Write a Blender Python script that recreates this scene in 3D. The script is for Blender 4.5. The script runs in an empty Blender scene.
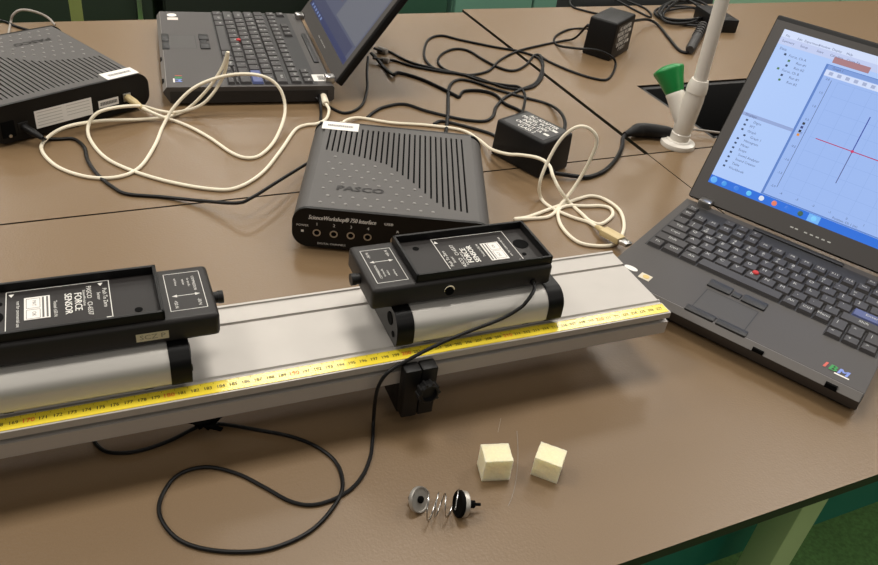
import bpy, bmesh, math, random
from mathutils import Vector, Matrix
random.seed(7)
S = bpy.context.scene
COL = S.collection
R = math.radians

# ------------------------------------------------------------------ camera
# metres; the table tops are at z = 0, the floor at z = -0.74
F, HC, PITCH, ROLL = 811.5, 0.535, 0.61525, 0.13976
_fw = Vector((0, math.cos(PITCH), -math.sin(PITCH)))
_r0 = Vector((1, 0, 0)); _u0 = _r0.cross(_fw)
_rt = math.cos(ROLL) * _r0 + math.sin(ROLL) * _u0
_up = -math.sin(ROLL) * _r0 + math.cos(ROLL) * _u0
EYE = Vector((0, 0, HC))
cam = bpy.data.cameras.new('camera'); co = bpy.data.objects.new('camera', cam); COL.objects.link(co)
cam.sensor_width = 36; cam.lens = F / 878 * 36; cam.clip_start = .02
co.matrix_world = Matrix(((_rt.x, _up.x, -_fw.x, 0), (_rt.y, _up.y, -_fw.y, 0), (_rt.z, _up.z, -_fw.z, HC), (0, 0, 0, 1)))
S.camera = co

# ------------------------------------------------------------------ light
S.view_settings.view_transform = 'Standard'; S.view_settings.look = 'None'
S.view_settings.gamma = 1; S.view_settings.use_curve_mapping = False
S.view_settings.exposure = 0.0
w = bpy.data.worlds.new('world'); S.world = w; w.use_nodes = True
w.node_tree.nodes['Background'].inputs[0].default_value = (1, .95, .88, 1)
w.node_tree.nodes['Background'].inputs[1].default_value = .06
def panel(x, y, z, sx, sy, rz, power, col=(1, .93, .83)):
    l = bpy.data.lights.new('ceiling_lamp', 'AREA'); l.shape = 'RECTANGLE'; l.size = sx; l.size_y = sy; l.energy = power; l.color = col
    o = bpy.data.objects.new('ceiling_lamp', l); COL.objects.link(o); o.location = (x, y, z); o.rotation_euler = (0, 0, R(rz))
LAMP = 9.0                                   # square ceiling lamps in a grid along the tables
for i in range(-2, 3):
    for j in range(-3, 3):  # row farthest behind the camera is added to brighten front faces
        panel(-.6 + i * 1.36 - j * .65, 2.55 + i * .65 + j * 1.36, 1.95, .5, .5, 25.5, LAMP * {-3: .75, -2: .4, -1: 2.2, 0: 1.5, 1: 1.5, 2: 1.5}[j], (1, .95, .87))

# ------------------------------------------------------------------ helpers
def ray(u, v):
    return _fw + (u - 439) / F * _rt - (v - 282.5) / F * _up
def at(u, v, z=0.0):                       # the point of the horizontal plane z seen at (u, v)
    d = ray(u, v); return EYE + d * ((z - HC) / d.z)
def atv(u, v, gu, gv):                     # the point of the upright plane through ground point (gu, gv)
    g = at(gu, gv); n = Vector((g.x, g.y, 0)); d = ray(u, v); return EYE + d * ((g - EYE).dot(n) / d.dot(n))

def lin(c): 
    c /= 255
    return c / 12.92 if c <= .04045 else ((c + .055) / 1.055) ** 2.4
MATS = {}
def mat(name, rgb, rough=.5, metal=0, spec=.5, bump=0, bscale=800, var=0, vscale=60, emit=0, coat=0, aniso=0):
    if name in MATS: return MATS[name]
    m = bpy.data.materials.new(name); m.use_nodes = True; nt = m.node_tree; b = nt.nodes['Principled BSDF']
    c = (lin(rgb[0]), lin(rgb[1]), lin(rgb[2]), 1)
    b.inputs['Base Color'].default_value = c; b.inputs['Roughness'].default_value = rough
    b.inputs['Metallic'].default_value = metal; b.inputs['Specular IOR Level'].default_value = spec
    b.inputs['Coat Weight'].default_value = coat
    if aniso: b.inputs['Anisotropic'].default_value = aniso
    if emit:
        b.inputs['Emission Color'].default_value = c; b.inputs['Emission Strength'].default_value = emit
        b.inputs['Base Color'].default_value = (.01, .01, .012, 1)
    if bump or var:
        tc = nt.nodes.new('ShaderNodeTexCoord')
        if var:
            n = nt.nodes.new('ShaderNodeTexNoise'); n.inputs['Scale'].default_value = vscale; n.inputs['Detail'].default_value = 6
            nt.links.new(tc.outputs['Object'], n.inputs['Vector'])
            r = nt.nodes.new('ShaderNodeMapRange'); r.inputs[1].default_value = .3; r.inputs[2].default_value = .7
            r.inputs[3].default_value = 1 - var; r.inputs[4].default_value = 1 + var
            nt.links.new(n.outputs['Fac'], r.inputs[0])
            mx = nt.nodes.new('ShaderNodeMix'); mx.data_type = 'RGBA'; mx.blend_type = 'MULTIPLY'; mx.inputs[0].default_value = 1
            mx.inputs[6].default_value = c; nt.links.new(r.outputs[0], mx.inputs[7]); nt.links.new(mx.outputs[2], b.inputs['Base Color'])
        if bump:
            n = nt.nodes.new('ShaderNodeTexNoise'); n.inputs['Scale'].default_value = bscale; n.inputs['Detail'].default_value = 2
            nt.links.new(tc.outputs['Object'], n.inputs['Vector'])
            bp = nt.nodes.new('ShaderNodeBump'); bp.inputs['Strength'].default_value = bump; bp.inputs['Distance'].default_value = .0006
            nt.links.new(n.outputs['Fac'], bp.inputs['Height']); nt.links.new(bp.outputs[0], b.inputs['Normal'])
    MATS[name] = m; return m

M_TABLE = mat('table_laminate', (117, 95, 69), .37, spec=.5, bump=.25, bscale=420, var=.06, vscale=900)
M_EDGE = mat('table_edge', (40, 34, 29), .5, spec=.2)
M_BLACK = mat('black_plastic', (18, 17, 17), .45, spec=.28, bump=.15, bscale=1500)
M_BLACKG = mat('black_gloss', (12, 11, 11), .38, spec=.25)
M_GREY = mat('charcoal_shell', (76, 73, 71), .5, bump=.12, bscale=1800)
M_SHELL2 = mat('sensor_shell', (38, 35, 34), .45, spec=.3, bump=.1, bscale=1800)
M_LID = mat('lid_black', (14, 13, 13), .55, spec=.25)
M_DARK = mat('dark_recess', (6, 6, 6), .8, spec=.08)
M_LAP = mat('laptop_charcoal', (66, 62, 60), .55, bump=.08, bscale=2500)
M_LAPD = mat('laptop_dark', (27, 26, 27), .5)
M_KEY = mat('key_plastic', (50, 47, 47), .5)
M_KEYG = mat('key_legend', (188, 188, 184), .6)
M_KEYB = mat('enter_blue', (74, 84, 130), .5)
M_WHITE = mat('white_print', (222, 220, 214), .6)
M_LABEL = mat('white_label', (226, 222, 216), .55)
M_PRINT = mat('label_print', (95, 92, 90), .7)
M_BAR = mat('barcode_print', (60, 58, 56), .7)
M_RED = mat('red_rubber', (190, 40, 42), .6)
M_ALU = mat('track_aluminium', (180, 175, 169), .48, metal=.4, var=.02, vscale=40)
M_ALU2 = mat('cart_aluminium', (206, 202, 196), .42, metal=.45)
M_STEEL = mat('steel', (190, 188, 185), .28, metal=1)
M_CHROME = mat('chrome', (210, 210, 208), .15, metal=1)
M_YEL = mat('tape_yellow', (230, 206, 54), .3, coat=.6)
M_YEL.node_tree.nodes['Principled BSDF'].inputs['Coat Roughness'].default_value = .16
M_TAPEK = mat('tape_black', (74, 66, 24), .5)
M_TAPER = mat('tape_red', (222, 96, 40), .5)
M_CREAM = mat('cream_cable', (230, 220, 198), .45)
M_CABLE = mat('black_cable', (14, 13, 13), .45, spec=.25)
M_GCABLE = mat('grey_cable', (150, 142, 134), .5)
M_USB = mat('usb_plug', (196, 176, 130), .35)
M_FOAM = mat('foam', (241, 230, 190), .95, bump=.4, bscale=1800, var=.05, vscale=500)
M_FOAM.node_tree.nodes['Principled BSDF'].inputs['Subsurface Weight'].default_value = .6; M_FOAM.node_tree.nodes['Principled BSDF'].inputs['Subsurface Scale'].default_value = .012; M_FOAM.node_tree.nodes['Principled BSDF'].inputs['Subsurface Radius'].default_value = (1, .92, .75)
M_TAPW = mat('tap_white', (224, 218, 208), .35, coat=.2)
M_GREEN = mat('tap_green', (26, 128, 62), .35)
M_TUBE = mat('spout_grey', (226, 220, 211), .35)
M_SINK = mat('sink_black', (24, 23, 23), .6)
M_FLOOR = mat('floor_green', (104, 150, 82), .6, var=.25, vscale=140)
M_LEG = mat('leg_green', (186, 194, 146), .5)
M_TEAL = mat('teal_panel', (16, 108, 100), .5)
M_CABG = mat('cabinet_green', (100, 140, 124), .5)
M_CABSHADE = mat('cabinet_shade', (26, 35, 27), .6)
M_CABE = mat('cabinet_edge', (150, 176, 140), .5)

FONTC = {}
def font_mesh(s):
    if s not in FONTC:
        c = bpy.data.curves.new('t', 'FONT'); c.body = s; c.size = 1; c.align_x = 'CENTER'; c.align_y = 'CENTER'; c.resolution_u = 2
        o = bpy.data.objects.new('t', c); COL.objects.link(o)
        dg = bpy.context.evaluated_depsgraph_get(); me = bpy.data.meshes.new_from_object(o.evaluated_get(dg))
        FONTC[s] = ([v.co.copy() for v in me.vertices], [tuple(p.vertices) for p in me.polygons])
        bpy.data.objects.remove(o); bpy.data.curves.remove(c); bpy.data.meshes.remove(me)
    return FONTC[s]
def cat_rom(pts, n=6):
    P = [Vector(p) for p in pts]; P = [2 * P[0] - P[1]] + P + [2 * P[-1] - P[-2]]; out = []
    for i in range(1, len(P) - 2):
        p0, p1, p2, p3 = P[i - 1:i + 3]
        for k in range(n):
            t = k / n
            out.append(.5 * ((2 * p1) + (p2 - p0) * t + (2 * p0 - 5 * p1 + 4 * p2 - p3) * t * t + (3 * p1 - p0 - 3 * p2 + p3) * t ** 3))
    out.append(P[-2]); return out
def basis(o, x, y):                         # matrix with origin o, x and y directions
    x = Vector(x).normalized(); y = Vector(y); z = x.cross(y).normalized(); y = z.cross(x)
    return Matrix(((x.x, y.x, z.x, o[0]), (x.y, y.y, z.y, o[1]), (x.z, y.z, z.z, o[2]), (0, 0, 0, 1)))
def zdir(o, z):                             # matrix with origin o and z axis along z
    return Matrix.Translation(Vector(o)) @ Vector(z).to_track_quat('Z', 'Y').to_matrix().to_4x4()

class MB:
    def __init__(s): s.v = []; s.f = []; s.m = []; s.mats = []
    def mi(s, m):
        if m not in s.mats: s.mats.append(m)
        return s.mats.index(m)
    def add(s, vs, fs, m, M=None):
        b = len(s.v); k = s.mi(m)
        s.v += [(M @ Vector(v)) if M else Vector(v) for v in vs]
        for f in fs: s.f.append(tuple(i + b for i in f)); s.m.append(k)
        return s
    def box(s, a, b, m, r=0, seg=2, M=None, taper=0):
        x0, y0, z0 = a; x1, y1, z1 = b
        vs = [(x0, y0, z0), (x1, y0, z0), (x1, y1, z0), (x0, y1, z0), (x0 + taper, y0 + taper, z1), (x1 - taper, y0 + taper, z1), (x1 - taper, y1 - taper, z1), (x0 + taper, y1 - taper, z1)]
        fs = [(3, 2, 1, 0), (4, 5, 6, 7), (0, 1, 5, 4), (1, 2, 6, 5), (2, 3, 7, 6), (3, 0, 4, 7)]
        if r:
            bm = bmesh.new(); bv = [bm.verts.new(v) for v in vs]
            for f in fs: bm.faces.new([bv[i] for i in f])
            bmesh.ops.bevel(bm, geom=list(bm.edges), offset=r, segments=seg, profile=.5, affect='EDGES')
            bm.verts.index_update(); vs = [v.co.copy() for v in bm.verts]; fs = [tuple(v.index for v in f.verts) for f in bm.faces]; bm.free()
        return s.add(vs, fs, m, M)
    def extr(s, prof, d, m, M=None):          # closed ccw outline in local xy, swept along local z by d
        n = len(prof); vs = [(p[0], p[1], 0) for p in prof] + [(p[0], p[1], d) for p in prof]
        fs = [tuple(range(n))[::-1], tuple(range(n, 2 * n))] + [(i, (i + 1) % n, n + (i + 1) % n, n + i) for i in range(n)]
        return s.add(vs, fs, m, M)
    def lathe(s, prof, m, M=None, n=32):      # (r, z) pairs
        vs = []; fs = []
        for r, z in prof:
            for k in range(n): vs.append((r * math.cos(2 * math.pi * k / n), r * math.sin(2 * math.pi * k / n), z))
        for i in range(len(prof) - 1):
            for k in range(n): fs.append((i * n + k, i * n + (k + 1) % n, (i + 1) * n + (k + 1) % n, (i + 1) * n + k))
        fs.append(tuple(range(n))[::-1]); fs.append(tuple((len(prof) - 1) * n + k for k in range(n)))
        return s.add(vs, fs, m, M)
    def cyl(s, p0, p1, r, m, r1=None, n=20):
        p0 = Vector(p0); p1 = Vector(p1)
        return s.lathe([(r, 0), (r if r1 is None else r1, (p1 - p0).length)], m, zdir(p0, p1 - p0), n)
    def tube(s, pts, r, m, n=8, flat=1.0):
        N = len(pts); vs = []; fs = []; T = []
        for i in range(N):
            d = pts[min(i + 1, N - 1)] - pts[max(i - 1, 0)]; T.append(d.normalized() if d.length > 1e-9 else Vector((1, 0, 0)))
        up = Vector((0, 0, 1)); x = T[0].cross(up)
        if x.length < 1e-4: x = Vector((1, 0, 0))
        x.normalize()
        for i in range(N):
            x = x - T[i] * x.dot(T[i]); x.normalize(); y = T[i].cross(x)
            rr = r[i] if isinstance(r, (list, tuple)) else r
            for k in range(n):
                a = 2 * math.pi * k / n; vs.append(pts[i] + x * (rr * math.cos(a) * flat) + y * (rr * math.sin(a)))
        for i in range(N - 1):
            for k in range(n): fs.append((i * n + k, i * n + (k + 1) % n, (i + 1) * n + (k + 1) % n, (i + 1) * n + k))
        fs.append(tuple(range(n))[::-1]); fs.append(tuple((N - 1) * n + k for k in range(n)))
        return s.add(vs, fs, m)
    def rect(s, x0, y0, x1, y1, m, M=None, z=0):
        return s.add([(x0, y0, z), (x1, y0, z), (x1, y1, z), (x0, y1, z)], [(0, 1, 2, 3)], m, M)
    def line(s, p, q, wd, m, M=None, z=0):
        p = Vector(p); q = Vector(q); d = (q - p).normalized(); n = Vector((-d.y, d.x)) * wd / 2
        return s.add([(*(p - n), z), (*(q - n), z), (*(q + n), z), (*(p + n), z)], [(0, 1, 2, 3)], m, M)
    def frame(s, x0, y0, x1, y1, wd, m, M=None, z=0):
        for a, b in (((x0, y0), (x1, y0)), ((x1, y0), (x1, y1)), ((x1, y1), (x0, y1)), ((x0, y1), (x0, y0))): s.line(a, b, wd, m, M, z)
        return s
    def text(s, t, x, y, size, m, M=None, z=0, sx=1, rot=0, shear=0):
        vs, fs = font_mesh(t); c, sn = math.cos(rot), math.sin(rot); out = []
        for v in vs:
            a, b = (v.x * sx + v.y * shear) * size, v.y * size; out.append((x + a * c - b * sn, y + a * sn + b * c, z))
        return s.add(out, fs, m, M)
    def bold(s, t, x, y, size, m, M=None, z=0, wd=.0003, n=3, **k):
        for i in range(n): s.text(t, x + (i / (n - 1) - .5) * wd, y, size, m, M, z + .00006 * i, **k)
        return s
    def build(s, name, parent=None, smooth=35):
        me = bpy.data.meshes.new(name); me.from_pydata([tuple(v) for v in s.v], [], s.f)
        for m in s.mats: me.materials.append(m)
        me.polygons.foreach_set('material_index', s.m)
        if smooth:
            me.polygons.foreach_set('use_smooth', [True] * len(s.f)); me.set_sharp_from_angle(angle=R(smooth))
        me.update()
        o = bpy.data.objects.new(name, me); COL.objects.link(o)
        if parent: o.parent = parent
        return o
def tag(o, label, cat, group=None):
    o['label'] = label; o['category'] = cat
    if group: o['group'] = group
    return o
def thing(name, label, cat, loc=(0, 0, 0), rz=0, group=None):
    o = bpy.data.objects.new(name, None); COL.objects.link(o); o.location = loc; o.rotation_euler = (0, 0, rz); o.empty_display_size = .05
    return tag(o, label, cat, group)
def struct(name, mb, smooth=0):
    o = mb.build(name, None, smooth); o['kind'] = 'structure'; return o

# ------------------------------------------------------------------ room and tables
TA = R(28.5); TE = Vector((math.cos(TA), math.sin(TA), 0)); TN = Vector((-math.sin(TA), math.cos(TA), 0))
TM = Matrix.Rotation(TA, 4, 'Z')
def tb(s_, t_, z=0): return TE * s_ + TN * t_ + Vector((0, 0, z))
struct('floor', MB().box((-5, -3, -.80), (8, 9, -.74), M_FLOOR, M=TM))
struct('wall_back', MB().box((-5, 9, -.74), (8, 9.1, 2.2), mat('wall_paint', (200, 196, 180), .8), M=TM))

def table(label, s0, s1, t0, t1, hole=None, leg_at=((.05, .06), (-.05, .06), (.05, -.06), (-.05, -.06)), panel_t=None):
    t = thing('lab_table', label, 'table', tb((s0 + s1) / 2, (t0 + t1) / 2, -.74), TA, 'lab tables pushed together')
    cx, cy = (s0 + s1) / 2, (t0 + t1) / 2; Z = .74
    a0, a1, b0, b1 = s0 - cx, s1 - cx, t0 - cy, t1 - cy
    mb = MB()
    def slab(x0, y0, x1, y1):
        mb.box((x0, y0, Z - .0125), (x1, y1, Z), M_EDGE); 
        for i in range(len(mb.f)):
            if abs(mb.v[mb.f[i][0]].z - Z) < 1e-6 and all(abs(mb.v[k].z - Z) < 1e-6 for k in mb.f[i]): mb.m[i] = mb.mi(M_TABLE)
    if hole:
        h0, h1, g0, g1 = hole[0] - cx, hole[1] - cx, hole[2] - cy, hole[3] - cy
        slab(a0, b0, a1, g0); slab(a0, g1, a1, b1); slab(a0, g0, h0, g1); slab(h1, g0, a1, g1)
    else: slab(a0, b0, a1, b1)
    mb.build('tabletop', t, 0)
    for ls, lt in leg_at:
        x = ls - cx if ls > 0.2 else (a0 + ls if ls > 0 else a1 + ls); y = b0 + lt if lt > 0 else b1 + lt
        MB().box((x - .0215, y - .02, 0), (x + .0215, y + .02, Z - .0125), M_LEG, .002).build('leg', t)
    MB().box((a0 + .08, b1 - .075, Z - .06), (a1 - .08, b1 - .055, Z - .0125), M_LEG).build('apron', t)
    if panel_t is not None:
        MB().box((a0 + .012, panel_t - cy, Z - .375), (a1 - .002, panel_t - cy + .018, Z - .0125), M_TEAL).build('modesty_panel', t)
    return t
TS, TT = .824, .898
table('brown laminate lab table in front, carrying the aluminium track', -.60, TS - .001, .277, TT - .0015, panel_t=.43, leg_at=((.05, .1), (.7385, .103), (.05, -.06), (-.05, -.06)))
table('brown lab table under the right half of the open laptop with the blue screen', TS + .001, 2.2, .277, TT - .0015, panel_t=.43, leg_at=((1.20, .1), (-.05, .1), (.05, -.06), (-.05, -.06)))
table('brown lab table at the back left, carrying the laptop with the dark screen', -.60, TS - .005, TT + .0015, 1.572)
SINK = (.98, 1.34, .925, 1.147)
table('brown lab table at the back right with a black sink let in', TS + .0035, 2.2, TT + .0015, 1.592, SINK)

# sink
sk = thing('sink_basin', 'black rectangular sink basin let into the table behind the white tap', 'sink', tb(SINK[0], SINK[2]), TA)
W_, D_ = SINK[1] - SINK[0], SINK[3] - SINK[2]
mb = MB(); e = .001; tk = .012
mb.box((e, e, -.15), (W_ - e, tk, -.003), M_SINK, .001); mb.box((e, D_ - tk, -.15), (W_ - e, D_ - e, -.003), M_SINK, .001)
mb.box((e, e, -.15), (tk, D_ - e, -.003), M_SINK, .001); mb.box((W_ - tk, e, -.15), (W_ - e, D_ - e, -.003), M_SINK, .001)
mb.box((e, e, -.16), (W_ - e, D_ - e, -.145), M_SINK)
mb.build('basin', sk)
MB().lathe([(.018, 0), (.018, .003), (.012, .003), (.012, .001)], M_STEEL, Matrix.Translation((W_ / 2, D_ / 2, -.145))).build('drain', sk)

# tap
p = at(677, 145); tp = thing('water_tap', 'white bench tap with a green knob standing beside the black sink', 'tap', (p.x, p.y, 0))
MB().lathe([(.0275, 0), (.028, .002), (.027, .007), (.020, .009), (.0185, .011)], M_TAPW, n=40).build('flange', tp)
tilt = Matrix.Rotation(R(2.2), 4, 'Y')
MB().lathe([(0.0153, 0.0080), (0.0153, 0.0220), (0.0140, 0.0230), (0.0140, 0.0250), (0.0147, 0.0270), (0.0153, 0.0439), (0.0160, 0.0634), (0.0162, 0.0800), (0.0153, 0.0902), (0.0153, 0.0912), (0.0162, 0.0921), (0.0158, 0.1014), (0.0140, 0.1092), (0.0132, 0.1121)], M_TAPW, tilt, n=40).build('tap_body', tp)
ax = Vector((-.40, .42, .75)).normalized(); nb = Vector((.0, 0, .036))
MB().lathe([(.012, 0), (.0135, .02), (.0145, .046), (.0150, .050), (.0140, .053)], M_TAPW, zdir(nb, ax)).build('valve_neck', tp)
mb = MB(); n = 48; prof = [(.0140, .052), (.0155, .056), (.0200, .074), (.0245, .087), (.0248, .089), (.0235, .0915), (.012, .096), (.003, .097)]
vs = []; fs = []
for r_, z_ in prof:
    for k in range(n):
        a = 2 * math.pi * k / n; rr = r_ * (1 - .10 * max(0, (z_ - .056) / .042) * (1 - abs(math.cos(2.5 * a))) )
        vs.append((rr * math.cos(a), rr * math.sin(a), z_))
for i in range(len(prof) - 1):
    for k in range(n): fs.append((i * n + k, i * n + (k + 1) % n, (i + 1) * n + (k + 1) % n, (i + 1) * n + k))
fs.append(tuple(range(n))[::-1]); fs.append(tuple((len(prof) - 1) * n + k for k in range(n)))
mb.add(vs, fs, M_GREEN, zdir(nb, ax)); mb.build('green_knob', tp, 50)
top = tilt @ Vector((0, 0, .109)); pts = [top, top + Vector((-.004, 0, .12)), top + Vector((-.0085, 0, .26))]
for k in range(1, 9):
    a = math.pi * k / 8; pts.append(top + Vector((-.0085, 0, .26)) + Vector((.07 * (1 - math.cos(a)), .02 * (1 - math.cos(a)), .07 * math.sin(a))))
MB().tube(cat_rom(pts, 5), .0105, M_TUBE, 20).build('spout', tp)

# ------------------------------------------------------------------ background
def cabinet(label, s0, s1, t0, col, doors, z1=-.02):
    c = thing('storage_cabinet', label, 'cabinet', tb(s0, t0, -.74), TA, 'green storage cabinets along the back')
    MB().box((0, .02, 0), (s1 - s0, .5, z1 + .74), col, .003).build('body', c)
    wd = (s1 - s0) / doors
    for k in range(doors):
        d = MB().box((k * wd + .004, 0, .06), ((k + 1) * wd - .004, .019, z1 + .72), col, .003).build('door', c)
        MB().box((k * wd + wd - .05, -.02, .35), (k * wd + wd - .035, 0, .48), M_STEEL, .003).build('handle', d)
    return c
cabinet('dark green cabinet added for the shade behind the table at the far left', -1.2, .30, 2.6, M_CABSHADE, 3)  # dark colour stands in for the shade under the tables behind
cabinet('dark cabinet added for the shade behind the laptop with the dark screen', .33, .86, 2.6, mat('cabinet_deep_shade', (20, 22, 21), .6), 1)  # near-black colour in place of the shaded space back there
cabinet('mid green cabinet showing between the dark laptop and the table seam', .93, 1.12, 2.25, mat('cabinet_mid', (44, 78, 62), .5), 1)
cabinet('green cabinet whose doors show above the seam of the back tables', 1.14, 1.98, 2.25, M_CABG, 3)
cabinet('pale green cabinet behind the white tap spout and coiled cable', 2.0, 3.6, 2.25, mat('cabinet_pale', (140, 172, 150), .5), 2)
tag(MB().box((-.013, -.013, 0), (.013, .013, .72), mat('post_green', (120, 126, 70), .5), .003, M=Matrix.Translation(tb(.062, 2.0, -.74)) @ TM).build('bench_post'), 'yellow green bench post standing behind the table at the far left', 'post')
bg = thing('equipment_bag', 'black bag standing behind the back edge of the right table', 'bag', tb(1.20, 1.66, -.74), TA)
MB().box((0, 0, 0), (.42, .16, .752), mat('bag_black', (14, 14, 15), .8, bump=.6, bscale=90), .04, 4).build('body', bg)
MB().tube(cat_rom([(.10, .08, .74), (.12, .08, .79), (.21, .08, .81), (.30, .08, .79), (.32, .08, .74)]), .009, M_BLACK).build('handle', bg)

# ------------------------------------------------------------------ track (frame: x along, y across towards the back, z up)
AA = R(26.79); TO = Vector((-.28784, .40936, 0))
TRM = Matrix.Translation(TO) @ Matrix.Rotation(AA, 4, 'Z')
ZT = .07
def trk(a, l, z=0): return TRM @ Vector((a, l, z))
tr = thing('dynamics_track', 'long silver aluminium track with a yellow tape running across the table', 'track', TO, AA)
prof = [(-.009, ZT - .0258), (-.009, ZT - .0115), (-.0035, ZT - .0115), (-.0035, ZT - .0065), (-.009, ZT - .0065), (-.009, ZT), (.0075, ZT), (.0085, ZT - .0012), (.0105, ZT - .0012), (.0115, ZT + .0005), (.0130, ZT + .0005), (.0140, ZT - .0012),
        (.0760, ZT - .0012), (.0765, ZT - .0026), (.0785, ZT - .0026), (.0790, ZT - .0005), (.1000, ZT - .0005), (.1005, ZT + .0010), (.1030, ZT + .0010), (.1030, ZT - .0258), (.098, ZT - .0258), (.098, ZT - .008), (-.001, ZT - .008), (-.001, ZT - .0258)]
YZ = Matrix(((0, 0, 1, 0), (1, 0, 0, 0), (0, 1, 0, 0), (0, 0, 0, 1)))   # outline xy -> (across, up), swept along x
mb = MB(); mb.extr(prof, 1.10 + .5795, M_ALU, Matrix.Translation((-1.10, 0, 0)) @ YZ); mb.build('rail', tr, 20)
tape = MB(); X = Matrix.Translation((0, 0, 0)); tz = ZT + .0005
tape.box((-1.10, -.0072, ZT), (.578, .0058, tz), M_YEL)
for k in range(-6, 58):
    val = 170 + k; x = k / 100
    red = val % 10 == 0
    tape.bold(str(val), x, -.0010, .0064 if red else .0048, M_TAPER if red else M_TAPEK, None, tz + .0001, .0002, 2, sx=.95)
    tape.line((x + .005, .0058), (x + .005, .0030), .0003, M_TAPEK, z=tz + .0001)
    for j in range(10):
        if j != 5: tape.line((x + j / 1000, .0058), (x + j / 1000, .0045), .00018, M_TAPEK, z=tz + .0001)
tape.build('measuring_tape', tr, 0)
# foot clamp
fc = thing('track_foot', 'black clamp with a round knob holding the front edge of the track', 'clamp', trk(.3075, -.0160, .0022), AA)
MB().box((-.0152, -.0062, .011), (-.0004, .0065, .0655), M_BLACK, .0012).box((.0004, -.0062, .011), (.0152, .0065, .0655), M_BLACK, .0012).box((-.0145, .0066, .006), (.0145, .0400, .0435), M_BLACK, .0012).build('clamp_body', fc)
MB().cyl((0, .012, -.0022), (0, .012, .012), .006, M_BLACKG).build('foot_screw', fc)
kn = MB(); KM = zdir((.0022, -.0062, .0470), (.05, -1, .12))
kn.lathe([(.0045, 0), (.0045, .004), (.0085, .005), (.0098, .008), (.0098, .013), (.0085, .0145), (.0072, .0145), (.0065, .011), (.001, .011)], M_BLACK, KM, 28)
for k in range(10):
    a = 2 * math.pi * k / 10; kn.cyl(KM @ Vector((.0095 * math.cos(a), .0095 * math.sin(a), .006)), KM @ Vector((.0095 * math.cos(a), .0095 * math.sin(a), .0142)), .0013, M_BLACK, n=8)
kn.build('knob', fc)

# ------------------------------------------------------------------ carts
def arc(cx, cy, rx, ry, a0, a1, n): return [(cx + rx * math.cos(R(a0 + (a1 - a0) * i / n)), cy + ry * math.sin(R(a0 + (a1 - a0) * i / n))) for i in range(n + 1)]
def cart_prof(g=0):
    h = .0352 + g; w_ = .0445 + g
    return [(-w_ + .003, .0045 - g), (w_ - .003, .0045 - g)] + [(w_, .008)] + arc(w_ - .0165, h - .0165, .0165, .0165, 0, 90, 8) + arc(-w_ + .0165, h - .0165, .0165, .0165, 90, 180, 8) + [(-w_, .008)]
def make_cart(label):
    L = .167; c = thing('dynamics_cart', label, 'cart', group='carts on the track')
    MB().extr(cart_prof(), L - .033, M_ALU2, Matrix.Translation((-(L - .033) / 2, 0, 0)) @ YZ).build('body', c, 25)
    for sgn in (-1, 1):
        x0 = sgn * (L / 2 - .0168) if sgn > 0 else -L / 2
        cap = MB().extr(cart_prof(.0006), .0160, M_BLACKG, Matrix.Translation((x0, 0, 0)) @ YZ).build('end_cap', c, 25)
        pl = MB(); ox = sgn * (L / 2)
        inner = [(a * .90, b * .92 + .002) for a, b in cart_prof()]
        pl.extr(inner, .0010, mat('end_plate', (96, 92, 88), .4), Matrix.Translation((ox - (.0012 if sgn > 0 else -.0002), 0, 0)) @ YZ)
        for yy in (-.026, .026): pl.cyl((ox - sgn * .0005, yy, .024), (ox + sgn * .0006, yy, .024), .0062, M_DARK)
        for yy in (-.036, .036): pl.cyl((ox - sgn * .0005, yy, .014), (ox + sgn * .0006, yy, .014), .0028, M_DARK)
        pl.build('end_plate', cap)
    for xx in (-.05, .05):
        for yy in (-.034, .034): MB().cyl((xx, yy - .003, .0048), (xx, yy + .003, .0048), .006, M_BLACK).build('wheel', c)
    return c
c1 = make_cart('silver cart with black end caps on the left, partly out of frame'); c1.location = trk(.0368, .048, ZT - .0012 + .0012); c1.rotation_euler = (0, 0, AA)
c2 = make_cart('silver cart with black end caps above the foot clamp'); c2.location = trk(.3745, .048, ZT); c2.rotation_euler = (0, 0, AA)
mb = MB(); mb.add([(-.012, -.04475, .013), (.016, -.04475, .013), (.016, -.04475, .021), (-.012, -.04475, .021)], [(0, 1, 2, 3)], mat('worn_label', (214, 210, 202), .5)); mb.build('faded_label', c2)

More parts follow.
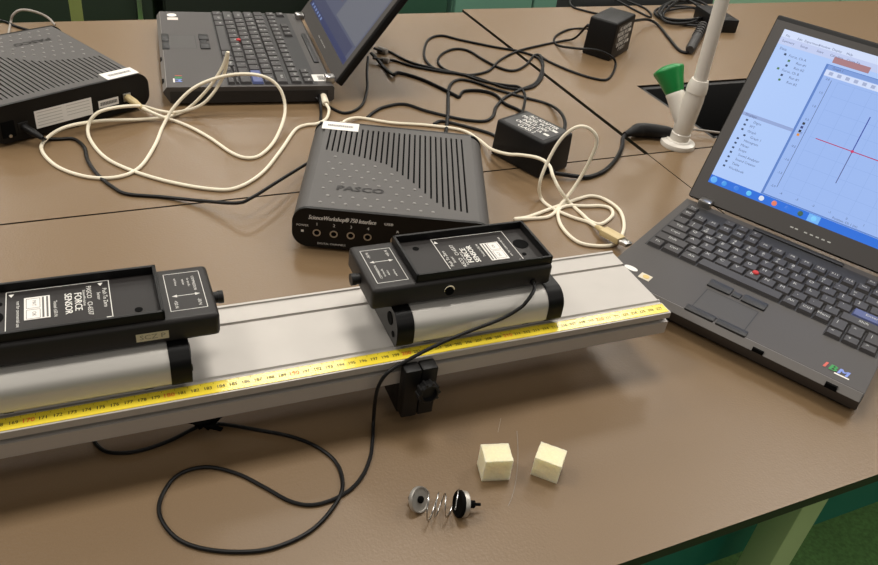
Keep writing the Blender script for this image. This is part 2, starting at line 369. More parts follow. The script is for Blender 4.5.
# ------------------------------------------------------------------ force sensors
def make_sensor(label):
    L, W, H = .176, .0705, .0220; s = thing('force_sensor', label, 'sensor', group='force sensors on the carts')
    MB().box((-L / 2, -W / 2, 0), (L / 2, W / 2, H), M_SHELL2, .004, 3).build('body', s)
    MB().box((-.05, -.024, -.0016), (.05, .024, .0003), M_BLACK).build('mounting_plate', s)
    tx0, tx1, ty = -L / 2 + .001, L / 2 - .0405, W / 2 - .003; hw = .0078; tw = .0028
    t = MB()
    for a, b in (((tx0, -ty, H - .001), (tx1, -ty + tw, H + hw)), ((tx0, ty - tw, H - .001), (tx1, ty, H + hw)), ((tx0, -ty, H - .001), (tx0 + tw, ty, H + hw)), ((tx1 - tw, -ty, H - .001), (tx1, ty, H + hw))): t.box(a, b, M_BLACK, .0007)
    t.box((tx0 + .001, -ty + .001, H - .001), (tx1 - .001, ty - .001, H + .0006), M_SHELL2)
    tray = t.build('tray', s)
    z = H + .0008
    for hr, hx_, hy_ in ((.0076, -L / 2 + .0160, -.003), (.0022, -L / 2 + .0205, .0135), (.0030, tx1 - .018, -.0165)):
        MB().lathe([(hr, 0), (hr, .0003)], M_DARK, Matrix.Translation((hx_, hy_, H + .0006)), 28).build('screw_hole', tray)
    q = MB(); TXM = basis((0, 0, z), (0, -1, 0), (1, 0, 0))     # local text frame: reads towards -y, up is +x
    px = lambda v: -.0630 + (v - 60) / 580 * .0735
    q.frame(-.0275, px(60), .0275, px(640), .0006, M_WHITE, TXM)
    q.bold('FORCE', -.004, px(455), .0076, M_WHITE, TXM, .0001, .0005); q.bold('SENSOR', -.003, px(400), .0074, M_WHITE, TXM, .0001, .0005)
    q.text('ScienceWorkshop', -.008, px(492), .0028, M_WHITE, TXM, z=.0001); q.text('PASCO   CI-6537', -.004, px(520), .0052, M_WHITE, TXM, z=.0001)
    q.text('Tested \u00b150 N', .001, px(328), .0036, M_WHITE, TXM, z=.0001)
    q.text('Push To Zero', -.005, px(610), .0044, M_WHITE, TXM, z=.0001); q.text('Sensor', -.008, px(575), .0036, M_WHITE, TXM, z=.0001)
    q.text('not for commercial use', .002, px(125), .0034, M_WHITE, TXM, z=.0001)
    for yy, xx in ((px(88), -.022), (px(590), -.023), (px(620), .022)): q.add([(xx - .002, yy - .002, .0001), (xx + .002, yy, .0001), (xx - .002, yy + .002, .0001)], [(0, 1, 2)], M_WHITE, TXM)
    q.build('printed_panel', tray, 0)
    q = MB(); q.box((px(158), -.011, z - .0002), (px(300), .017, z + .0003), M_LABEL)
    TX2 = basis((0, 0, z + .0004), (0, -1, 0), (1, 0, 0))
    for yy, hh in ((px(285), .012), (px(262), .012)): q.rect(-.016, yy - .0007, .010, yy + .0007, M_PRINT, TX2)
    q.frame(-.015, px(170), -.003, px(245), .0004, M_PRINT, TX2); q.frame(-.001, px(170), .010, px(245), .0004, M_PRINT, TX2)
    q.text('PAT', -.009, px(212), .004, M_PRINT, TX2); q.text('OK', .0045, px(212), .004, M_PRINT, TX2); q.build('white_sticker', tray, 0)
    q = MB(); e0, e1 = L / 2 - .0355, L / 2 - .0075; TX3 = basis((0, 0, H + .0002), (0, -1, 0), (1, 0, 0))
    q.frame(-.026, e0, .024, e1, .0005, M_WHITE, TX3)
    for v, (sx_) in ((-1, e0 + .003), (1, e1 - .003)): q.add([(.005 - .0018, sx_ - v * .004, 0), (.005 + .0018, sx_ - v * .004, 0), (.005, sx_, 0)], [(0, 1, 2) if v > 0 else (1, 0, 2)], M_WHITE, TX3)
    q.line((.005, e0 + .004), (.005, e1 - .004), .0006, M_WHITE, TX3)
    q.text('COMPRESSION', -.010, e1 - .006, .0030, M_WHITE, TX3); q.text('for specific', -.012, e1 - .010, .0026, M_WHITE, TX3); q.text('tension', -.013, e1 - .014, .0026, M_WHITE, TX3); q.text('and force', -.014, e0 + .008, .0026, M_WHITE, TX3)
    q.text('-50 N', .016, e1 - .005, .0038, M_WHITE, TX3); q.text('+50 N', .016, e0 + .005, .0038, M_WHITE, TX3); q.build('end_print', s, 0)
    MB().cyl((L / 2 - .001, .001, .011), (L / 2 + .0075, .001, .011), .0048, M_BLACK).cyl((L / 2 + .004, .001, .011), (L / 2 + .0082, .001, .011), .0054, M_BLACK).build('hook_post', s)
    k = MB(); k.cyl((.0165, W / 2 - .001, .012), (.0165, W / 2 + .0012, .012), .0048, M_CHROME, n=24); k.cyl((.0165, W / 2, .0108), (.0165, W / 2 + .0020, .0108), .0042, M_DARK, n=24); k.build('side_button', s)
    MB().cyl((-.0685, W / 2 - .002, .0065), (-.0685, W / 2 + .002, .0065), .0030, M_BLACK).build('cord_grommet', s)
    return s
s1 = make_sensor('black force sensor on the left cart with a beige sticker on its side'); s1.location = trk(.0575, .0545, .1062); s1.rotation_euler = (0, 0, AA)
q = MB(); SM = basis((.0365, -.0705 / 2 - .0003, .0098), (1, 0, 0), (0, 0, 1)); q.box((-.012, -.0037, 0), (.012, .0037, .0002), mat('beige_sticker', (205, 192, 158), .6), M=SM)
q.text('SCZ P', 0, 0, .0062, mat('pencil', (140, 132, 112), .7), SM, z=.0004, sx=1.2); q.build('beige_sticker', s1, 0)
s2 = make_sensor('black force sensor with a cord on the cart in the middle'); s2.location = trk(.3592, .0540, .1072); s2.rotation_euler = (0, 0, AA + math.pi)

# ------------------------------------------------------------------ interfaces
def rr_prof(w_, z0, z1, r, n=8):
    return arc(w_ - r, z0 + r, r, r, -90, 0, n) + arc(w_ - r, z1 - r, r, r, 0, 90, n) + arc(r, z1 - r, r, r, 90, 180, n) + arc(r, z0 + r, r, r, 180, 270, n)
def make_interface(label, loc, rz):
    W, D, H = .2310, .2360, .0557; t = thing('interface_box', label, 'interface box', loc, rz, 'data interface boxes'); r = .019
    XZ = Matrix(((1, 0, 0, 0), (0, 0, 1, 0), (0, 1, 0, 0), (0, 0, 0, 1)))   # outline xy -> (x, z), swept along +y
    prof = [(x, z) for x, z in rr_prof(W, .004, H - .0022, r)]
    b = MB(); b.extr([p for p in reversed(prof)], D - .008, M_GREY, Matrix.Translation((0, .004, 0)) @ XZ)
    # top plate with real slots: ribs between the slots and the plate ends before and after them
    x0, x1 = .0205, W - .0265; N = 26; pit = (x1 - x0) / N; sw = .0023; zt0, zt1 = H - .0030, H
    b.box((.0165, .004, zt0), (x0 + pit / 2 - sw / 2, D - .004, zt1), M_GREY); b.box((x1 - pit / 2 + sw / 2, .004, zt0), (W - .0165, D - .004, zt1), M_GREY)
    cv = [(0, .34), (.2, .38), (.45, .47), (.64, .68), (.75, .84), (.85, .95), (1, .98)]
    def ends(u):
        for (a, p), (c, q_) in zip(cv, cv[1:]):
            if u <= c: return p + (q_ - p) * (u - a) / (c - a)
        return .98
    for k in range(N):
        xc = x0 + pit * (k + .5); u = k / (N - 1); ye = D - .020 - (D - .038) * ends(u)
        b.box((xc - sw / 2, .004, zt0), (xc + sw / 2, ye, zt1), M_GREY); b.box((xc - sw / 2, D - .018, zt0), (xc + sw / 2, D - .004, zt1), M_GREY)
        if k < N - 1: b.box((xc + sw / 2, .004, zt0), (xc + pit - sw / 2, D - .004, zt1), M_GREY)
    b.build('housing', t, 25)
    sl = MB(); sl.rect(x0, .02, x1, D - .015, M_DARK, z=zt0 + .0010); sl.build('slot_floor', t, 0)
    dm = MB()
    for i in range(10):
        for j in range(9):
            xx = .030 + i * .0145 + (j % 2) * .007; yy = .016 + j * .0165; u = (xx - x0) / (x1 - x0)
            if yy < D - .020 - (D - .038) * ends(min(max(u, 0), 1)) - .012 and not (.040 < xx < .108 and .042 < yy < .062): dm.lathe([(.0022, 0), (.0020, .0006), (.001, .0009)], mat('dimple_glint', (120, 117, 113), .35), Matrix.Translation((xx, yy, zt1 - .0001)), 10)  # dimples lighter than the housing: their glint is put into the colour
    dm.build('dimple_pattern', t)
    lg = MB()
    lg.bold('PASCO', .0735, .052, .0150, mat('emboss', (20, 16, 14), .5), None, H + .0004, .0014, 4, sx=1.2, shear=.1)
    lg.build('raised_logo', t, 0)
    # front and rear panels
    ins = [(x, z) for x, z in rr_prof(W, .004, H, r)]
    fp = MB(); fp.extr([p for p in reversed(ins)], .0045, M_BLACKG, XZ)
    FM = basis((0, -.0003, 0), (1, 0, 0), (0, 0, 1)); q = fp
    q.bold('ScienceWorkshop\u00ae 750 Interface', .0575, .0440, .0078, M_WHITE, FM, 0, .0004, sx=.72, shear=.2)
    q.text('USB', .1105, .0435, .0042, M_WHITE, FM, sx=1.5); q.rect(.1060, .0415, .1150, .0455, M_PRINT, FM, z=-.0001)
    q.text('POWER', .012, .0325, .0040, M_WHITE, FM); q.text('DIGITAL CHANNELS', .046, .0095, .0036, M_WHITE, FM); q.text('ANALOG CHANNELS', .150, .0095, .0040, M_WHITE, FM)
    q.rect(.0105, .0235, .0135, .0265, M_WHITE, FM)
    for k in range(4): q.text(str(k + 1), .0285 + k * .0196, .0352, .0056, M_WHITE, FM)
    for k in range(3): q.text('ABC'[k], .1215 + k * .0250, .0345, .0050, M_WHITE, FM)
    f = fp.build('front_panel', t, 25)
    for k in range(4):
        jk = MB(); J = zdir((.0285 + k * .0196, .001, .0238), (0, -1, 0)); jk.lathe([(.0047, 0), (.0047, .0016), (.0033, .0016), (.0033, .0010), (.001, .0010)], M_STEEL, J, 24); jk.lathe([(.0030, .0012), (.001, .0013)], M_DARK, J, 20); jk.build('jack', f)
    for k in range(3):
        jk = MB(); J = zdir((.1215 + k * .0250, .001, .0220), (0, -1, 0)); jk.lathe([(.0075, 0), (.0075, .0020), (.0060, .0020), (.0060, .0010), (.001, .0010)], M_STEEL, J, 28); jk.lathe([(.0058, .0012), (.001, .0013)], M_DARK, J, 24); jk.build('din_socket', f)
    rp = MB(); rp.extr([p for p in reversed(ins)], .0045, M_BLACKG, Matrix.Translation((0, D - .0045, 0)) @ XZ); b2 = rp.build('rear_panel', t, 25)
    RM = basis((0, D + .0003, 0), (-1, 0, 0), (0, 0, 1))       # reads right way round from behind; x runs to -x
    q = MB(); q.rect(-.172, .0135, -.0905, .0385, M_LABEL, RM)
    for k in range(5): q.rect(-.169, .0350 - k * .0045, -.134, .0357 - k * .0045, mat('faint_print', (170, 166, 160), .7), RM, z=.0001)
    for k in range(4): q.rect(-.128, .0347 - k * .0045, -.094, .0354 - k * .0045, mat('faint_print', (170, 166, 160), .7), RM, z=.0001)
    q.build('rating_label', b2, 0)
    q = MB(); q.rect(-.0810, .0190, -.0500, .0300, M_LABEL, RM)
    for k in range(22): q.rect(-.0785 + k * .0012, .0220, -.0785 + k * .0012 + .0006 + .0003 * (k % 2), .0270, M_BAR, RM, z=.0001)
    q.build('barcode_label', b2, 0)
    q = MB(); q.box((.0305, D - .002, .0195), (.0425, D + .0012, .0315), M_STEEL, .0006); q.box((.0325, D - .002, .0215), (.0405, D + .0016, .0295), M_DARK); q.build('usb_port', b2)
    q = MB(); q.box((.182, D - .002, .015), (.196, D + .0012, .028), M_BLACK, .001); q.build('power_socket', b2)
    q = MB(); q.box((.200, D - .002, .012), (.217, D + .001, .034), M_DARK); q.cyl((.208, D, .014), (.208, D + .0025, .014), .0022, M_STEEL); q.build('signal_output', b2)
    # inventory sticker on the top rear corner
    q = MB(); q.box((.0115, D - .0265, H), (.0605, D - .0025, H + .0004), M_LABEL)
    for k in range(40): q.rect(.019 + k * .00085, D - .0175, .019 + k * .00085 + .0004 + .0002 * (k % 3 == 0), D - .0115, M_BAR, z=H + .0005)
    q.build('barcode_sticker', t, 0)
    for xx in (.03, W - .03):
        for yy in (.03, D - .03): MB().cyl((xx, yy, 0), (xx, yy, .0055), .006, M_BLACK, n=14).build('rubber_foot', t)
    return t
i1 = make_interface('charcoal interface box in the middle, seen from its front with round jacks', (-.1765, .7855, 0), .0944)
i2 = make_interface('charcoal interface box at the far left, seen from its rear panel', (-.6525, 1.2380, 0), 4.0890)

# ------------------------------------------------------------------ laptops
def make_laptop(label, loc, rz, W, D, kx0, kx1, ky0, ky1, lidL, tilt, scr, screen_fn, step=0.0, trim=0.0):
    t = thing('laptop', label, 'laptop', loc, rz, 'open laptops'); H = .030
    b = MB(); YZp = [(.002, .006), (.002, .017), (-.004, .0235), (-.0015, .0282), (.0005, H), (D - .004, H), (D, H - .003), (D, .008), (D - .004, .005)]
    YZp = [(.004, .005), (-.0045, .019), (-.0055, .0225), (.0000, H - .0006), (.0015, H), (D - .003, H), (D, H - .003), (D, .008), (D - .004, .005)]
    b.extr(YZp, W, M_LAP, YZ); ob = b.build('base', t, 20)
    fb = MB(); fb.add([(.001, -.0058, .0222), (W - .001, -.0058, .0222), (W - .001, -.0004, H - .0002), (.001, -.0004, H - .0002), (.001, -.0048, .0222), (W - .001, -.0048, .0222), (W - .001, .0006, H - .0004), (.001, .0006, H - .0004)], [(0, 1, 2, 3), (7, 6, 5, 4), (0, 4, 5, 1), (1, 5, 6, 2), (2, 6, 7, 3), (3, 7, 4, 0)], mat('bevel_sheen', (118, 114, 111), .35))  # paler, smoother than the base: ceiling light's sheen put into the colour
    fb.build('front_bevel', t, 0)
    q = MB(); q.box((.004, .006, .002), (W - .004, D - .006, .0055), M_LAPD, .001); q.box((-.0006, .004, .006), (.0, D - .01, .016), M_LAPD); q.box((W, .004, .006), (W + .0006, D - .01, .0235), M_LAPD)
    q.box((W * .62, -.0052, .0215), (W * .62 + .012, -.001, .0255), M_DARK, M=Matrix.Translation((0, -.0006, .0006))); q.box((W * .88, -.0052, .0205), (W * .88 + .012, -.001, .0260), M_DARK, M=Matrix.Translation((0, -.0006, .0006))); q.build('base_trim', ob)
    for xx in (.02, W - .02):
        for yy in (.025, D - .03): MB().cyl((xx, yy, 0), (xx, yy, .004), .006, M_BLACK, n=14).build('rubber_foot', t)
    # keyboard
    kb = MB(); kw = kx1 - kx0; pit = kw / 15
    kb.box((kx0 - .0015, ky0 - .0012, H - .001), (kx1 + .0015, ky1 + .0012, H + .0003), M_LAPD)
    if step: kb.box((kx1 - 3 * pit, ky0 - step, H - .001), (kx1 + .0015, ky0, H + .0003), M_LAPD)
    kb = kb.build('keyboard', t, 0)
    hd = ky1 - ky0; rh = hd * .1345
    def key(x, y, w_, h_, leg, col=M_KEY, leg2=None):
        g = .0006; m = MB(); m.box((g, g, 0), (w_ - g, h_ - g, .0036), col, taper=.0016)
        if len(leg) == 1: m.text(leg, w_ * .36, h_ * .64, min(h_, w_) * .40, M_KEYG, z=.00365)
        else: m.text(leg, w_ * .5, h_ * .60, min(h_ * .34, w_ * .34), M_KEYG, z=.00365)
        if leg2: m.text(leg2, w_ * .36, h_ * .3, min(h_, w_) * .3, M_KEYG, z=.00365)
        o = m.build('key', kb, 0); o.location = (x, y, H + .0003); return o
    rows = [
        [('Fn', 1), ('Ctrl', 1.3), ('Alt', 1.2), (' ', 5.5), ('Alt', 1.0), ('Ctrl', 1.0), ('Menu', 1.0)],
        [('Shift', 2.25)] + [(c, 1) for c in 'ZXCVBNM,./'] + [('Shift', 2.75)],
        [('Caps', 1.75)] + [(c, 1) for c in "ASDFGHJKL;'"] + [('Enter', 2.25)],
        [('Tab', 1.5)] + [(c, 1) for c in 'QWERTYUIOP[]'] + [('\\', 1.5)],
        [('`', 1)] + [(c, 1) for c in '1234567890-='] + [('Back', 2)]]
    shiftsym = dict(zip('1234567890-=', '!@#$%^&*()_+'))
    for r_, row in enumerate(rows):
        x = kx0; y = ky0 + r_ * rh
        for leg, wu in row:
            key(x, y, wu * pit, rh, leg, M_KEYB if leg == 'Enter' else M_KEY, shiftsym.get(leg)); x += wu * pit
    ya = ky0 - step
    for k, leg in enumerate(('<', 'v', '>')): key(kx1 - (3 - k) * pit, ya, pit, rh * (.62 if not step else .85), leg)
    for k, leg in enumerate(('|', '^', '|')): key(kx1 - (3 - k) * pit, ya + rh * (.62 if not step else .85), pit, ky0 + rh - ya - rh * (.62 if not step else .85), leg)
    y = ky0 + 5 * rh + hd * .035; x = kx0
    for k in range(16): key(x + k * kw / 16, y, kw / 16 - .0006, hd * .125, ['Esc', 'F1', 'F2', 'F3', 'F4', 'F5', 'F6', 'F7', 'F8', 'F9', 'F10', 'F11', 'F12', 'Ins', 'Del', 'End'][k])
    y += hd * .14; bw = kw / 18
    for k in range(4): key(kx0 + bw * (2.2 + 1.15 * k if k else 0), y, bw, hd * .115, ['Esc', '-', '+', 'x'][k])
    for k in range(3): key(kx1 - bw * (3 - k), y, bw - .0006, hd * .115, ['Prt', 'Scr', 'Pau'][k])
    MB().lathe([(.0030, 0), (.0036, .002), (.0040, .0045), (.003, .0056), (.001, .006)], M_RED, Matrix.Translation((kx0 + 6.78 * pit, ky0 + 1.85 * rh, H + .0003)), 18).build('trackpoint', t)
    # touchpad and buttons
    cx = kx0 + 6.75 * pit; pad = MB(); py1 = ky0 - .036; py0 = .010
    pad.frame(cx - .030, .009, cx + .030, py1, .0012, M_LAPD, z=H + .0003); pad.rect(cx - .030, .009, cx + .030, py1, mat('pad_grey', (62, 59, 57), .5), z=H + .0002); pad.build('touchpad', t, 0)
    for k in (-1, 1):
        MB().box((min(cx + k * .034, cx + k * .0065), ky0 - .030, H - .001), (max(cx + k * .034, cx + k * .0065), ky0 - .014, H + .0022), M_LAPD, .0012).build('trackpoint_button', t)
        MB().box((min(cx + k * .035, cx + k * .001), -.001, H - .004), (max(cx + k * .035, cx + k * .001), .0105, H + .0015), M_LAPD, .0012).build('touchpad_button', t)
    MB().box((cx - .005, ky0 - .029, H - .001), (cx + .005, ky0 - .018, H + .0018), M_LAPD, .001).build('middle_button', t)
    # logo on the palm rest
    q = MB(); lx, ly = W - .034, .018
    for k, (c, m) in enumerate(zip('IBM', (mat('logo_red', (200, 88, 74), .5), mat('logo_green', (42, 140, 66), .5), mat('logo_blue', (120, 140, 210), .5)))):
        q.bold(c, lx + (-.0095, -.0015, .0090)[k], ly - k * .0002, .0145, m, None, H + .0004, .0012, 4, sx=1.0, shear=.15)
    q.rect(lx + .001, ly - .0078, lx + .016, ly - .0054, M_LABEL, z=H + .0003); q.build('palmrest_logo', t, 0)
    # hinges, power button, lid
    for hx in (.017, W - .029): MB().box((hx, D - .012, H - .002), (hx + .017, D + .0035, H + .0095), M_STEEL, .002).build('hinge', t)
    st = MB(); st.box((W * .33, D - .0155, H - .001), (W * .72, D - .0075, H + .0022), M_LAPD, .0008); st.build('lid_latch_trim', t)
    lid = MB(); LM = Matrix.Translation((-.0023, D + .001, H - .001)) @ Matrix.Rotation(-tilt, 4, 'X')    # lid frame: x across, z up the lid, -y towards the user
    lw = W + .003 - trim
    lid.box((0, 0, .0035), (lw, .013, lidL), M_LID, .003, 3, M=LM); LF = basis(LM @ Vector((0, -.0004, 0)), LM.to_3x3() @ Vector((1, 0, 0)), LM.to_3x3() @ Vector((0, 0, 1)))
    x0, y0, x1, y1 = scr; bz = MB()
    for a, c in (((.002, .0045), (lw - .002, y0)), ((.002, y1), (lw - .002, lidL - .0075)), ((.002, y0), (x0, y1)), ((x1, y0), (lw - .002, y1))): bz.box((a[0], a[1], -.0006), (c[0], c[1], .0008), M_LAP, M=LF)
    lo = lid.build('lid', t); bz.build('screen_bezel', lo, 0)
    q = MB()
    for k, xx in enumerate((.46, .48, .52, .545, .57, .595, .62)): q.rect(lw * xx, y0 * .50, lw * xx + .004, y0 * .50 + .0016, M_KEYG, LF, z=.0011)
    q.build('status_icons', lo, 0)
    lt = MB(); lt.box((lw / 2 - .012, lidL - .004, .0004), (lw / 2 + .012, lidL + .0006, .0030), M_LAP, M=LF); lt.build('latch', lo)
    sc = MB(); screen_fn(sc, LF, x0, y0, x1, y1); sc.build('screen', lo, 0)
    return t

def emi(name, rgb, k=1.0): return mat(name, rgb, .35, emit=k)
def screen_bright(s, M, x0, y0, x1, y1):
    bg = emi('scr_pane', (168, 196, 244)); win = emi('scr_window', (150, 180, 236)); bar = emi('scr_taskbar', (10, 104, 214)); dk = emi('scr_ink', (70, 84, 128)); lt_ = emi('scr_light', (206, 218, 246))
    z0 = .0001; z1_ = .0003; z2 = .0005; z3 = .0007
    s.rect(x0, y0, x1, y1, bg, M, z=z0)
    s.rect(x0, y1 - .010, x1, y1, lt_, M, z=z1_); s.rect(x0, y1 - .020, x1, y1 - .010, emi('scr_menu', (188, 200, 236)), M, z=z1_)
    for k, t in enumerate(('File', 'Edit', 'Experiment', 'Window', 'Display', 'Help')): s.text(t, x0 + .008 + k * .016, y1 - .0075, .0042, dk, M, z=z2)
    for k, t in enumerate(('Summary', 'Setup', 'Start', 'Calculate', 'Curve Fit')): s.text(t, x0 + .012 + k * .021, y1 - .0150, .0044, dk, M, z=z2)
    s.rect(.0896, .2265, .1350, .2345, emi('scr_pink', (164, 118, 124)), M, z=z2)
    # left list pane
    s.text('Data', x0 + .010, .2250, .0048, dk, M, z=z1_)
    for k, (t, c) in enumerate((('Force, Ch A', dk), ('Run #1', dk), ('Run #2', dk), ('Force, Ch B', dk), ('Run #1', dk), ('Run #2', dk))):
        xx = x0 + .018 + (.008 if 'Run' in t else 0); s.text(t, xx + .014, .2190 - k * .0066, .0046, c, M, z=z1_); s.rect(xx - .004, .2178 - k * .0066, xx - .001, .2206 - k * .0066, (emi('scr_dot', (20, 50, 90)), emi('scr_dot2', (60, 110, 60)))[k % 2], M, z=z1_)
    s.rect(x0, .1285, .0850, .1330, emi('scr_bar', (140, 160, 208)), M, z=z1_); s.text('Displays', x0 + .012, .1305, .0046, dk, M, z=z2)
    for k, t in enumerate(('Digits', 'FFT', 'Graph', 'Graph 1', 'Histogram', 'Meter', 'Scope', 'Sound Analyzer', 'Sound Creator', 'Table', 'Workbook')):
        xx = x0 + .012 + (.006 if t == 'Graph 1' else 0); s.rect(xx - .004, .1225 - k * .0066, xx - .001, .1250 - k * .0066, emi('scr_dot', (20, 50, 90)), M, z=z1_); s.text(t, xx + .004 + len(t) * .0013, .1238 - k * .0066, .0046, dk, M, z=z1_)
    # graph window
    wx = .0845; s.rect(wx, .0415, x1, .2235, emi('scr_frame', (84, 124, 196)), M, z=z1_); s.rect(wx + .003, .0430, x1, .2185, win, M, z=z2)
    s.rect(wx + .003, .2085, x1, .2165, lt_, M, z=z3)
    for k in range(16): s.rect(wx + .008 + k * .0105, .2105, wx + .013 + k * .0105, .2148, emi('scr_icon', (160, 172, 206)), M, z=.0008)
    s.rect(wx + .003, .2172, x1, .2225, emi('scr_title', (120, 152, 214)), M, z=z3); s.text('Graph 1', wx + .016, .2199, .0042, dk, M, z=.0008)
    grid = emi('scr_grid', (136, 166, 224)); gx0, gx1, gy0, gy1 = .1075, x1 - .004, .0560, .2050
    for k in range(9): s.line((gx0 + k * (gx1 - gx0) / 8, gy0), (gx0 + k * (gx1 - gx0) / 8, gy1), .0004, grid, M, z=z3)
    for k in range(9): s.line((gx0, gy0 + k * (gy1 - gy0) / 8), (gx1, gy0 + k * (gy1 - gy0) / 8), .0004, grid, M, z=z3)
    s.line((gx0 - .008, gy0), (gx0 - .008, gy1), .0006, dk, M, z=z3)
    for k in range(9): s.text(str(round((k - 4) * .5, 1)), gx0 - .013, gy0 + k * (gy1 - gy0) / 8, .0040, dk, M, z=z3)
    for k in range(9): s.text(str(k - 4), gx0 + k * (gx1 - gx0) / 8, gy0 - .0055, .0040, dk, M, z=z3)
    for k, c in enumerate(((20, 30, 40), (20, 40, 110), (20, 20, 24), (220, 140, 30))): s.rect(wx + .0070, .1415 - k * .0052, wx + .0102, .1447 - k * .0052, emi('scr_k%d' % k, c), M, z=.0008)
    s.text('Position, Ch 1 (m)', (gx0 + gx1) / 2, gy0 - .0105, .0042, dk, M, z=z3)
    s.line((.1146, .1305), (.2400, .1293), .0011, emi('scr_red', (176, 30, 84)), M, z=.0008); s.line((.1610, .0866), (.1610, .1300), .0009, emi('scr_navy', (56, 56, 120)), M, z=.0009); s.line((.1610, .130), (.1610, .1768), .0012, emi('scr_blue', (24, 48, 150)), M, z=.0009)
    s.rect(.1594, .1284, .1626, .1316, emi('scr_mag', (206, 24, 90)), M, z=.0010)
    # taskbar
    s.rect(x0, y0, x1, .0412, bar, M, z=z2)
    s.lathe([(.0044, 0), (.003, .0002)], emi('scr_orb', (90, 170, 240)), M @ Matrix.Translation((x0 + .006, .0355, z3)), 20)
    for k, c in enumerate(((60, 150, 230), (40, 120, 220), (90, 190, 240), (214, 222, 236), (224, 120, 90), (30, 110, 216), (50, 90, 70), (120, 200, 250))):
        xx = x0 + .0205 + k * .0172; 
        if k == 7: s.rect(xx - .0075, .0306, xx + .0075, .0404, emi('scr_active', (110, 176, 240)), M, z=z3)
        s.lathe([(.0034, 0), (.002, .0002)], emi('scr_ic%d' % k, c), M @ Matrix.Translation((xx, .0356, .0008)), 14)
def screen_dim(s, M, x0, y0, x1, y1):
    s.rect(x0, y0, x1, y1, emi('dim_desktop', (84, 88, 112), .8), M, z=.0001)
    s.rect(x0, y0, x1, y0 + .010, emi('dim_taskbar', (44, 52, 98), .8), M, z=.0003)
    s.rect(x0, y0 + .010, x0 + (x1 - x0) * .95, y0 + .030, emi('dim_strip', (62, 66, 98), .8), M, z=.0003)
    s.rect(x0 + (x1 - x0) * .48, y0 + .034, x1 - .006, y1 - .012, emi('dim_window', (108, 110, 122), .8), M, z=.0003)
    s.rect(x0 + .01, y0 + .055, x0 + (x1 - x0) * .44, y1 - .03, emi('dim_window2', (92, 84, 104), .8), M, z=.0003)
    s.rect(x0 + (x1 - x0) * .48, y1 - .020, x1 - .006, y1 - .012, emi('dim_title', (80, 96, 150), .8), M, z=.0004)
    for k in range(6): s.rect(x0 + .012 + k * .016, y0 + .0025, x0 + .020 + k * .016, y0 + .0075, emi('dim_icon', (120, 140, 190), .8), M, z=.0005)
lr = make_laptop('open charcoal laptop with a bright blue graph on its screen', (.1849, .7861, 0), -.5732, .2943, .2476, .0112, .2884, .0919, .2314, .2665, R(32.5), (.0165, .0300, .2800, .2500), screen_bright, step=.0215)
ll = make_laptop('open charcoal laptop at the back with a dim dark screen', (-.5657, 1.4299, 0), -1.191, .342, .2511, .004, .334, .0890, .2250, .262, R(35), (.016, .030, .320, .245), screen_dim, trim=.008)
q = MB(); q.box((.036, .017, .0301), (.0495, .029, .0305), mat('beige_tag', (206, 196, 176), .4)); q.lathe([(.0055, 0), (.0055, .0004)], mat('tag_gold', (206, 180, 110), .4), Matrix.Translation((.0435, .0235, .0304)) @ Matrix.Diagonal((.7, .7, 1, 1)), 16); q.build('square_sticker', lr, 0)
q = MB(); q.lathe([(.0075, 0), (.0075, .0004)], M_LABEL, Matrix.Translation((.0225, .0270, .0301)) @ Matrix.Diagonal((1.1, .6, 1, 1)), 24); q.build('oval_sticker', lr, 0)
q = MB(); q.lathe([(.011, 0), (.011, .0004)], M_LABEL, Matrix.Translation((.020, .020, .0301)) @ Matrix.Diagonal((.8, .75, 1, 1)), 24); q.box((.033, .012, .0301), (.046, .030, .0305), mat('pink_tag', (214, 202, 194), .5)); q.build('palmrest_stickers', ll, 0)
q = MB(); q.box((.297, .222, .0301), (.324, .246, .0306), M_LABEL)
for k in range(14): q.rect(.302 + k * .0013, .230, .3026 + k * .0013, .240, M_BAR, z=.0307)
q.build('barcode_sticker', ll, 0)

# ------------------------------------------------------------------ power adapters
def adapter(label, loc, rz, w_, d, h, side):
    t = thing('power_adapter', label, 'power adapter', loc, rz, 'boxy power adapters')
    MB().box((0, 0, 0), (w_, d, h), M_BLACK, .004, 3, taper=.0015).build('case', t)
    q = MB()
    if side == 'top': M = basis((w_ / 2, d / 2, h + .0003), (1, 0, 0), (0, 1, 0)); a, b_ = w_ * .80, d * .80
    else: M = basis((w_ + .0002 - .0008, d / 2, h / 2), (0, 1, 0), (0, 0, 1)); a, b_ = d * .75, h * .8
    q.rect(-a / 2, -b_ / 2, a / 2, b_ / 2, mat('label_black', (22, 21, 21), .35), M)
    for i, tx in enumerate(('AC ADAPTER', 'MODEL 9V DC', 'INPUT 230V', 'OUTPUT 1A', 'CLASS 2')):
        yy = b_ / 2 - b_ * (.14 + .18 * i)
        q.bold(tx, -a * .05 * (i % 2), yy, b_ * .19, M_WHITE, M, .0002, .0006, sx=.85)
        if i % 2: q.rect(a * .32, yy - b_ * .05, a * .44, yy + b_ * .05, M_WHITE, M, z=.0002)
    q.build('rating_label', t, 0)
    g = MB()
    if side == 'top': g.cyl((w_ - .002, d * .30, .010), (w_ + .012, d * .30, .010), .0050, M_BLACK, .0036)
    else: g.cyl((.002, d * .30, h * .62), (-.012, d * .30, h * .62), .0048, M_BLACK, .0035)
    g.build('strain_relief', t); return t
a1 = adapter('black power adapter with white print on top behind the middle interface box', (.0480, 1.1065, 0), -.7215, .0950, .0690, .0560, 'top')
a2 = adapter('black power adapter standing near the back edge of the table', (.2185, 1.6160, 0), -.5038, .0610, .1010, .0750, 'side')
pb = thing('power_brick', 'flat black laptop power brick beside the coiled cable at the back right', 'power adapter', at(719, 33), TA - R(8))
